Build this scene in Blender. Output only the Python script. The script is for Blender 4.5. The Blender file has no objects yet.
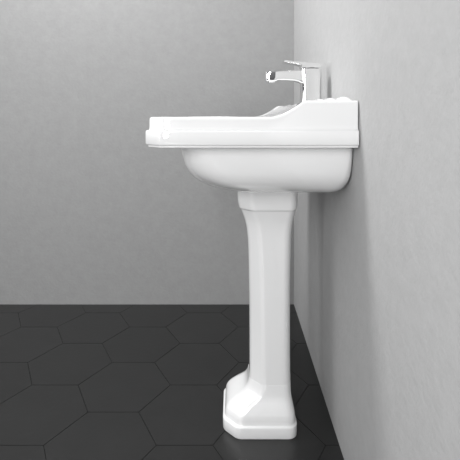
import bpy, bmesh, math
from mathutils import Vector
S = bpy.context.scene
C = S.collection
try:
    S.view_settings.view_transform = 'Standard'
    S.view_settings.look = 'None'
except Exception as e:
    print(e)
WX = 0.273      # right wall plane
SX = WX - .002  # back of the sink
BY = 1.920      # back wall plane
CY = 1.218      # sink centre line

# ---------- materials ----------
def mat(name):
    m = bpy.data.materials.new(name); m.use_nodes = True
    nt = m.node_tree
    return m, nt, nt.nodes['Principled BSDF']
def simple(name, col, rough, metal=0.0, coat=0.0, ior=1.5):
    m, nt, b = mat(name)
    # a whisper of tone variation keeps the surface procedural rather than a flat constant
    tc = nt.nodes.new('ShaderNodeTexCoord'); n = nt.nodes.new('ShaderNodeTexNoise'); n.inputs['Scale'].default_value = 9
    r = nt.nodes.new('ShaderNodeValToRGB')
    r.color_ramp.elements[0].color = (col*.985,)*3+(1,); r.color_ramp.elements[1].color = (col,)*3+(1,)
    nt.links.new(tc.outputs['Object'], n.inputs['Vector']); nt.links.new(n.outputs['Fac'], r.inputs['Fac']); nt.links.new(r.outputs['Color'], b.inputs['Base Color'])
    b.inputs['Roughness'].default_value = rough
    b.inputs['Metallic'].default_value = metal
    b.inputs['Coat Weight'].default_value = coat
    b.inputs['Coat Roughness'].default_value = 0.03
    b.inputs['IOR'].default_value = ior
    return m
def mottled(name, c0, c1, rough, scale, bump, bscale=60, island=0):
    m, nt, b = mat(name)
    L = nt.links.new
    tc = nt.nodes.new('ShaderNodeTexCoord')
    n = nt.nodes.new('ShaderNodeTexNoise'); n.inputs['Scale'].default_value = scale; n.inputs['Detail'].default_value = 12
    n.inputs['Roughness'].default_value = .75
    r = nt.nodes.new('ShaderNodeValToRGB')
    r.color_ramp.elements[0].position = .3; r.color_ramp.elements[1].position = .7
    r.color_ramp.elements[0].color = (c0, c0, c0, 1); r.color_ramp.elements[1].color = (c1, c1, c1, 1)
    n2 = nt.nodes.new('ShaderNodeTexNoise'); n2.inputs['Scale'].default_value = bscale; n2.inputs['Detail'].default_value = 5
    bp = nt.nodes.new('ShaderNodeBump'); bp.inputs['Strength'].default_value = bump; bp.inputs['Distance'].default_value = .004
    L(tc.outputs['Object'], n.inputs['Vector']); L(tc.outputs['Object'], n2.inputs['Vector'])
    L(n.outputs['Fac'], r.inputs['Fac'])
    if island:      # each tile a slightly different tone
        g = nt.nodes.new('ShaderNodeNewGeometry')
        mr = nt.nodes.new('ShaderNodeMapRange'); mr.inputs['To Min'].default_value = 1-island; mr.inputs['To Max'].default_value = 1+island
        mx = nt.nodes.new('ShaderNodeVectorMath'); mx.operation = 'SCALE'
        L(g.outputs['Random Per Island'], mr.inputs['Value'])
        L(r.outputs['Color'], mx.inputs[0]); L(mr.outputs['Result'], mx.inputs['Scale']); L(mx.outputs['Vector'], b.inputs['Base Color'])
    else:
        L(r.outputs['Color'], b.inputs['Base Color'])
    L(n2.outputs['Fac'], bp.inputs['Height']); L(bp.outputs['Normal'], b.inputs['Normal'])
    b.inputs['Roughness'].default_value = rough
    return m
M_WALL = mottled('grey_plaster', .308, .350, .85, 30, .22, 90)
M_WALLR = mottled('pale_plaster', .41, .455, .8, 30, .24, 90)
M_TILE = mottled('charcoal_tile', .016, .021, .31, 12, .05, 60, .06)
M_GROUT = simple('dark_grout', .004, .9)
M_CER = simple('white_glazed_ceramic', .875, .025, 0, .6, 1.6)
M_CHR = simple('chrome', .95, .05, 1.0)
M_DARK = simple('dark_rubber', .03, .6)

# ---------- helpers ----------
def obj(name, bm, m, parent=None, sharp=32, bevel=0, bang=25):
    bmesh.ops.recalc_face_normals(bm, faces=bm.faces)
    me = bpy.data.meshes.new(name); bm.to_mesh(me); bm.free()
    for p in me.polygons: p.use_smooth = True
    me.set_sharp_from_angle(angle=math.radians(sharp))
    for mm in (m if isinstance(m, list) else [m]): me.materials.append(mm)
    o = bpy.data.objects.new(name, me); C.objects.link(o)
    if parent: o.parent = parent
    if bevel:
        b = o.modifiers.new('bevel', 'BEVEL'); b.width = bevel; b.segments = 3
        b.limit_method = 'ANGLE'; b.angle_limit = math.radians(bang)
    return o
def bez(a, b, c, ts):
    return [(a[0]*(1-t)**2+2*b[0]*t*(1-t)+c[0]*t*t, a[1]*(1-t)**2+2*b[1]*t*(1-t)+c[1]*t*t) for t in ts]
def rrect(x0, x1, y0, y1, rf, rb, cseg=8, ns=40, nf=24, cut=False):
    """closed outline, front = x0 side (radius rf), back = x1 side (radius rb); cut = chamfered front corners"""
    P = []
    def line(a, b, n):
        for i in range(1, n): 
            t = i/n; P.append((a[0]+(b[0]-a[0])*t, a[1]+(b[1]-a[1])*t))
    def arc(cx, cy, r, a0, a1):
        for i in range(cseg+1):
            a = math.radians(a0+(a1-a0)*i/cseg); P.append((cx+r*math.cos(a), cy+r*math.sin(a)))
    def cham(p, q, dp, dq):      # chamfer p -> q, dp/dq: directions of the sides before p and after q
        d = .0035; L = math.hypot(q[0]-p[0], q[1]-p[1]); u = ((q[0]-p[0])/L*d, (q[1]-p[1])/L*d)
        ts = (0, .33, .67, 1)
        P.extend(bez((p[0]-dp[0]*d, p[1]-dp[1]*d), p, (p[0]+u[0], p[1]+u[1]), ts))
        P.append(((p[0]+q[0])/2, (p[1]+q[1])/2))
        P.extend(bez((q[0]-u[0], q[1]-u[1]), q, (q[0]+dq[0]*d, q[1]+dq[1]*d), ts))
    e = .0035 if cut else 0
    if cut: cham((x0, y0+rf), (x0+rf, y0), (0,-1), (1,0))
    else: arc(x0+rf, y0+rf, rf, 180, 270)
    line((x0+rf+e, y0), (x1-rb, y0), ns)
    arc(x1-rb, y0+rb, rb, 270, 360); line((x1, y0+rb), (x1, y1-rb), nf)
    arc(x1-rb, y1-rb, rb, 0, 90);    line((x1-rb, y1), (x0+rf+e, y1), ns)
    if cut: cham((x0+rf, y1), (x0, y1-rf), (-1,0), (0,-1))
    else: arc(x0+rf, y1-rf, rf, 90, 180)
    line((x0, y1-rf-e), (x0, y0+rf+e), nf)
    return P
def loft(bm, rings, cap0=True, cap1=True):
    V = [[bm.verts.new(p) for p in r] for r in rings]
    n = len(V[0])
    for a, b in zip(V, V[1:]):
        for i in range(n):
            j = (i+1) % n
            try: bm.faces.new((a[i], a[j], b[j], b[i]))
            except ValueError: pass
    if cap0: bm.faces.new(V[0][::-1])
    if cap1: bm.faces.new(V[-1])
    return V
def box(bm, x0, x1, y0, y1, z0, z1):
    r = [(x0,y0),(x1,y0),(x1,y1),(x0,y1)]
    loft(bm, [[(x,y,z0) for x,y in r], [(x,y,z1) for x,y in r]])
def cyl(bm, c, r0, r1, z0, z1, n=32):
    loft(bm, [[(c[0]+r*math.cos(2*math.pi*i/n), c[1]+r*math.sin(2*math.pi*i/n), z) for i in range(n)] for r, z in ((r0,z0),(r1,z1))])
def smooth(t): 
    t = max(0, min(1, t)); return t*t*(3-2*t)
def catmull(K, n):
    out = []
    for i in range(len(K)-1):
        p0, p1, p2, p3 = K[max(0,i-1)], K[i], K[i+1], K[min(len(K)-1,i+2)]
        for q in range(n):
            t = q/n
            out.append(tuple(.5*((2*b)+(c-a)*t+(2*a-5*b+4*c-d)*t*t+(-a+3*b-3*c+d)*t**3) for a,b,c,d in zip(p0,p1,p2,p3)))
    out.append(tuple(K[-1])); return out

# ---------- room ----------
def struct(o): o['kind'] = 'structure'; return o
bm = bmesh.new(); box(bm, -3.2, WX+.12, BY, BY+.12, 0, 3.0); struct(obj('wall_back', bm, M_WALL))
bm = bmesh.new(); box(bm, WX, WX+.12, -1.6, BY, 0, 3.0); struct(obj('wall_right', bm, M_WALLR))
# hexagonal floor tiles in one mesh
bm = bmesh.new()
R = .142; gap = .0010
W = math.sqrt(3)*R
OX, OY = -.33, 1.10
def clip(poly, f):
    out = []
    for k in range(len(poly)):
        a, b = poly[k], poly[(k+1) % len(poly)]
        fa, fb = f(a), f(b)
        if fa >= 0: out.append(a)
        if (fa >= 0) != (fb >= 0):
            t = fa/(fa-fb); out.append((a[0]+(b[0]-a[0])*t, a[1]+(b[1]-a[1])*t))
    return out
for i in range(-15, 6):
    for j in range(-13, 7):
        cx = OX + 1.5*R*i; cy = OY + W*(j + .5*(i % 2))
        poly = [(cx+(R-gap)*math.cos(math.radians(60*k)), cy+(R-gap)*math.sin(math.radians(60*k))) for k in range(6)]
        for f in (lambda p: WX-p[0], lambda p: BY-p[1], lambda p: p[0]+3.2, lambda p: p[1]+1.6):
            if poly: poly = clip(poly, f)
        if len(poly) < 3: continue
        try: loft(bm, [[(p[0], p[1], -.006) for p in poly], [(p[0], p[1], 0) for p in poly]], cap0=False)
        except ValueError: pass
nf = len(bm.faces)
box(bm, -3.2, WX+.12, -1.6, BY+.12, -.08, -.0015)
bm.faces.ensure_lookup_table()
for k in range(nf, len(bm.faces)): bm.faces[k].material_index = 1
struct(obj('floor', bm, [M_TILE, M_GROUT], sharp=10))

# ---------- pedestal sink ----------
sink = bpy.data.objects.new('pedestal_sink', None); C.objects.link(sink)
sink.empty_display_size = .1
sink['label'] = 'white glazed ceramic pedestal sink with chrome tap, standing against the right wall'
sink['category'] = 'sink'
BX = .08
sink.location = (BX, CY, 0)
def loc(ring): return [(x-BX, y-CY, z) for x, y, z in ring]

Y0, Y1 = CY-.30, CY+.30
XF = -.186
ZR = .827
def raise_(x, y):      # concave sweep up to the level rear deck, whose front bows back at the middle
    v = min(1, abs(y-CY)/.29)
    s = .082 + .035*(1-v*v)
    t = max(0, min(1, (x-s)/.070))
    return .035*(.88*(.30*smooth(t)+.70*t*t) + .12*smooth((x-s-.066)/.010))
bm = bmesh.new(); rings = []
def ring(xf, xb, hw, rf, rb, z, w=0, cut=False):
    return [(x, y, z + w*raise_(x, y)) for x, y in rrect(xf, xb, CY-hw, CY+hw, rf, rb, cut=cut)]
# bowl underside to top: (xf, xb, hw, rf, z, rb)
B0 = SX
bowl = [(.060,.20,.05,.05,.6410,.02),(.022,.245,.126,.09,.6416,.02),(-.020,.258,.175,.10,.6460,.03),(-.055,B0-.008,.207,.10,.6565,.03),
        (-.081,B0-.003,.228,.098,.672,.025),(-.100,B0,.243,.093,.692,.020),(-.111,B0,.251,.085,.716,.015),(-.117,B0,.255,.077,.742,.012),(-.120,B0,.256,.071,.758,.012)]
bowl = catmull(bowl, 3)
for xf, xb, hw, rf, z, rb in bowl: rings.append(ring(xf, min(xb, B0), hw, rf, rb, z))
def rimring(ins, z, w=0, r=.034): 
    return ring(XF+ins, SX, .30-ins, max(.012, r-ins*.586), .003, z, w, cut=True)
rings += [rimring(.058,.760), rimring(.010,.761), rimring(.0055,.7622), rimring(.0050,.7655), rimring(.0042,.7668), rimring(.0012,.7678), rimring(0,.7700),
          rimring(0,.7945), rimring(.0008,.7968), rimring(.0025,.7980), rimring(.0066,.7988,.05), rimring(.0076,.8000,.08), rimring(.0079,.803,.2),
          rimring(.0079,.8200,.97), rimring(.0086,.8238,1), rimring(.0104,.8260,1), rimring(.0134,.827,1)]
A = [(x, y) for x, y, z in rimring(.0134, 0)]
B = rrect(-.138, .062, CY-.232, CY+.232, .09, .07)
for k in range(1, 25):
    t = k/24
    rings.append([(lambda x, y: (x, y, ZR + raise_(x, y)))(a[0]+(b[0]-a[0])*t, a[1]+(b[1]-a[1])*t) for a, b in zip(A, B)])
for xf, xb, hw, r, z in [(-.135,.060,.229,.09,.8255),(-.131,.058,.226,.09,.820),(-.118,.056,.220,.085,.80),(-.095,.050,.207,.07,.76),
                         (-.070,.041,.186,.054,.728),(-.042,.025,.15,.032,.705),(-.03,.01,.09,.018,.693),(-.022,.002,.03,.011,.690)]:
    rings.append(ring(xf, xb, hw, r, min(r, (xb-xf)/2-.001), z))
loft(bm, [loc(r) for r in rings])
basin = obj('basin', bm, M_CER, sink, sharp=42)
# low moulded ledge against the wall, swelling into rounded bumps at both ends
bm = bmesh.new(); rr = []
N = 80
for k in range(N+1):
    t = k/N; y = Y0+.014 + .572*t
    e = min(t, 1-t)*.572
    u = min(1, e/.018); rnd = math.sqrt(max(.02, u*(2-u)))
    endz = 1 - smooth((e-.05)/.03)
    h = (.003 + .0062*endz)*rnd
    h2 = .0064*endz*rnd + .0004
    h3 = .0040*endz*rnd + .0003
    prof = [(SX, .858)]
    for c, hwd, hh, lo in ((.026,.0150,h,.8618),(.0545,.0105,h2,.8618),(.077,.0080,h3,.8618)):
        for q in range(11):
            a = math.pi*q/10
            prof.append((SX-c+hwd*math.cos(a), lo+hh*math.sin(a)))
    prof.append((SX-.087, .858))
    rr.append([(x, y, z) for x, z in prof])
loft(bm, [loc(r) for r in rr])
obj('back_ledge', bm, M_CER, basin)
bm = bmesh.new(); cyl(bm, (-.010-BX, 0), .024, .021, .6895, .694); obj('drain', bm, M_CHR, basin, bevel=.001)

# pedestal: chamfered plan with rounded vertices
def plan(xf, xb, hw, cf, d=.011, cb=.014):
    P = [(xf, cf-hw), (xf+cf, -hw), (xb-cb, -hw), (xb, cb-hw), (xb, hw-cb), (xb-cb, hw), (xf+cf, hw), (xf, hw-cf)]
    out = []
    for i, p in enumerate(P):
        a = Vector(P[i-1]); b = Vector(p); c = Vector(P[(i+1) % 8])
        da = min(d, .48*(a-b).length); dc = min(d, .48*(c-b).length)
        s = b+(a-b).normalized()*da; e = b+(c-b).normalized()*dc
        for q in range(9):
            t = q/8; v = s*(1-t)**2 + b*2*t*(1-t) + e*t*t; out.append((v.x, v.y))
    return out
def pring(z, xf, xb, hw, cf, d=.011): return [(x-BX, y, z) for x, y in plan(xf, xb, hw, cf, d)]
bm = bmesh.new()
col = [(.070,.040,.160,.0735,.035),(.115,.0490,.159,.0710,.034),(.20,.050,.158,.069,.032),(.35,.049,.158,.068,.031),(.46,.047,.160,.069,.030),
       (.515,.0435,.1615,.0705,.029),(.545,.038,.1645,.074,.030),(.566,.0310,.168,.0795,.032),(.580,.0258,.1703,.0842,.033)]
col = catmull(col, 6) + [(.5815,.0246,.1711,.0854,.033),(.583,.0226,.1721,.0870,.0335)] + \
      catmull([(.586,.0212,.1729,.0883,.034),(.597,.0190,.174,.0900,.034),(.612,.0173,.1746,.0914,.034),(.650,.016,.175,.092,.034)], 4)
loft(bm, [pring(*c, d=.010) for c in col])
ped = obj('pedestal', bm, M_CER, sink, sharp=50)
bm = bmesh.new()
f1 = [(0,-.0200,.1708,.0983,.037),(.0012,-.0213,.1716,.0993,.037),(.0035,-.022,.172,.10,.037),(.027,-.022,.172,.10,.037),(.0293,-.0215,.1717,.0995,.037),(.0307,-.0203,.1711,.0985,.037),
      (.0313,-.0175,.1692,.0957,.037),(.0322,-.0165,.1687,.0947,.037)]
f2 = [(.033,-.0163,.1686,.0945,.037)] + catmull([(.044,-.0158,.1684,.0942,.037),(.053,-.0130,.1675,.0925,.037),(.061,-.0070,.1661,.0897,.0368),(.069,.0022,.1645,.0864,.0366),(.077,.0135,.1627,.0828,.0362),(.085,.0258,.1611,.0790,.0355),(.094,.0367,.1601,.0759,.035),(.106,.0445,.1596,.0735,.0346),(.121,.0490,.1592,.0713,.0343)], 4)
loft(bm, [pring(*c, d=.012) for c in f1+f2])
obj('foot', bm, M_CER, ped, sharp=50)

# tap
def prism(bm, prof, hw0):
    loft(bm, [[(x-BX, -hw0, z) for x, z in prof], [(x-BX, hw0, z) for x, z in prof]])
bm = bmesh.new()
def tb(z, x0, x1, hw): return [(x-BX, y, z) for x, y in rrect(x0, x1, -hw, hw, .010, .010, 12, 3, 3)]
loft(bm, [tb(*c) for c in [(.860,.188,.252,.030), (.8650,.188,.252,.030)] + catmull([(.8665,.1930,.2485,.0265),(.885,.1945,.2475,.0260),(.92,.1935,.2475,.0260),(.9585,.1920,.2480,.0265)], 4)])
tap = obj('tap', bm, M_CHR, sink, sharp=40, bevel=.0012); tap['label'] = 'chrome single-lever mixer tap'
bm = bmesh.new()
sp_ = []     # flat blocky spout: squared section swept along its length, curving down into the body
for x, zl, zh, hw in [(.0955,.9275,.9480,.0190),(.0962,.9258,.9502,.0200),(.0975,.9248,.9515,.0205),(.123,.9245,.9527,.0208),(.128,.9275,.9529,.0208),(.155,.9272,.9533,.0212),(.175,.9258,.9537,.0216),(.187,.9230,.9539,.0220),(.195,.9190,.9540,.0223),(.204,.9120,.9540,.0225)]:
    sp_.append([(x-BX, y, z) for y, z in rrect(-hw, hw, zl, zh, .003, .003, 5, 3, 3)])
loft(bm, sp_)
obj('spout', bm, M_CHR, tap, sharp=40)
bm = bmesh.new(); cyl(bm, (.1110-BX, 0), .0105, .0115, .9215, .9255); obj('aerator', bm, M_CHR, tap)
bm = bmesh.new()
prism(bm, [(.1925,.9605),(.2480,.9605),(.2488,.9680),(.244,.9725),(.215,.9752),(.180,.9785),(.148,.9820),(.1440,.9805),(.1450,.9772),(.178,.9720),(.1920,.9680)], .0212)
obj('lever', bm, M_CHR, tap, sharp=40, bevel=.002)
bm = bmesh.new(); cyl(bm, (.2200-BX, 0), .0225, .0225, .958, .9612); obj('cartridge_collar', bm, M_DARK, tap)

# ---------- light ----------
w = bpy.data.worlds.new('World'); S.world = w; w.use_nodes = True
nt = w.node_tree; bg = nt.nodes['Background']
tc = nt.nodes.new('ShaderNodeTexCoord'); sp = nt.nodes.new('ShaderNodeSeparateXYZ'); cr = nt.nodes.new('ShaderNodeValToRGB')
cr.color_ramp.elements[0].position = .0; cr.color_ramp.elements[0].color = (.16,.16,.165,1)
cr.color_ramp.elements[1].position = .75; cr.color_ramp.elements[1].color = (.62,.63,.64,1)
nt.links.new(tc.outputs['Generated'], sp.inputs[0]); nt.links.new(sp.outputs['Z'], cr.inputs['Fac']); nt.links.new(cr.outputs['Color'], bg.inputs['Color'])
bg.inputs['Strength'].default_value = .64
def area(name, p, tgt, sx, sy, e):
    l = bpy.data.lights.new(name, 'AREA'); l.shape = 'RECTANGLE'; l.size = sx; l.size_y = sy; l.energy = e
    o = bpy.data.objects.new(name, l); C.objects.link(o); o.location = p
    o.rotation_euler = (Vector(tgt)-Vector(p)).to_track_quat('-Z', 'Y').to_euler()
    return o
area('softbox_key', (-.80, 1.32, 2.35), (.2, 1.15, .6), .35, .35, 27)
area('fill_left', (-1.9, .85, 1.6), (.27, 1.3, .9), 1.1, 1.3, 13)  # added unseen fill, lifts the right wall and its corner
area('fill_front', (-.55, -1.45, 1.3), (-.28, 1.3, .8), .12, 1.5, 35)  # added frontal fill behind the camera, narrow for crisp ceramic highlights
area('highlight_strip', (-.95, -.15, .75), (.0, 1.15, .5), .06, 1.1, 6.0)  # no real fixture: added only for bright streaks on column and bowl

# ---------- camera ----------
cam = bpy.data.cameras.new('camera'); co = bpy.data.objects.new('camera', cam); C.objects.link(co)
co.location = (.005, 0, .830); co.rotation_euler = (math.pi/2, 0, 0)
cam.sensor_width = 36; cam.lens = 437/460*36; cam.shift_y = -114.5/460; cam.shift_x = -3/460; cam.clip_start = .01
S.camera = co
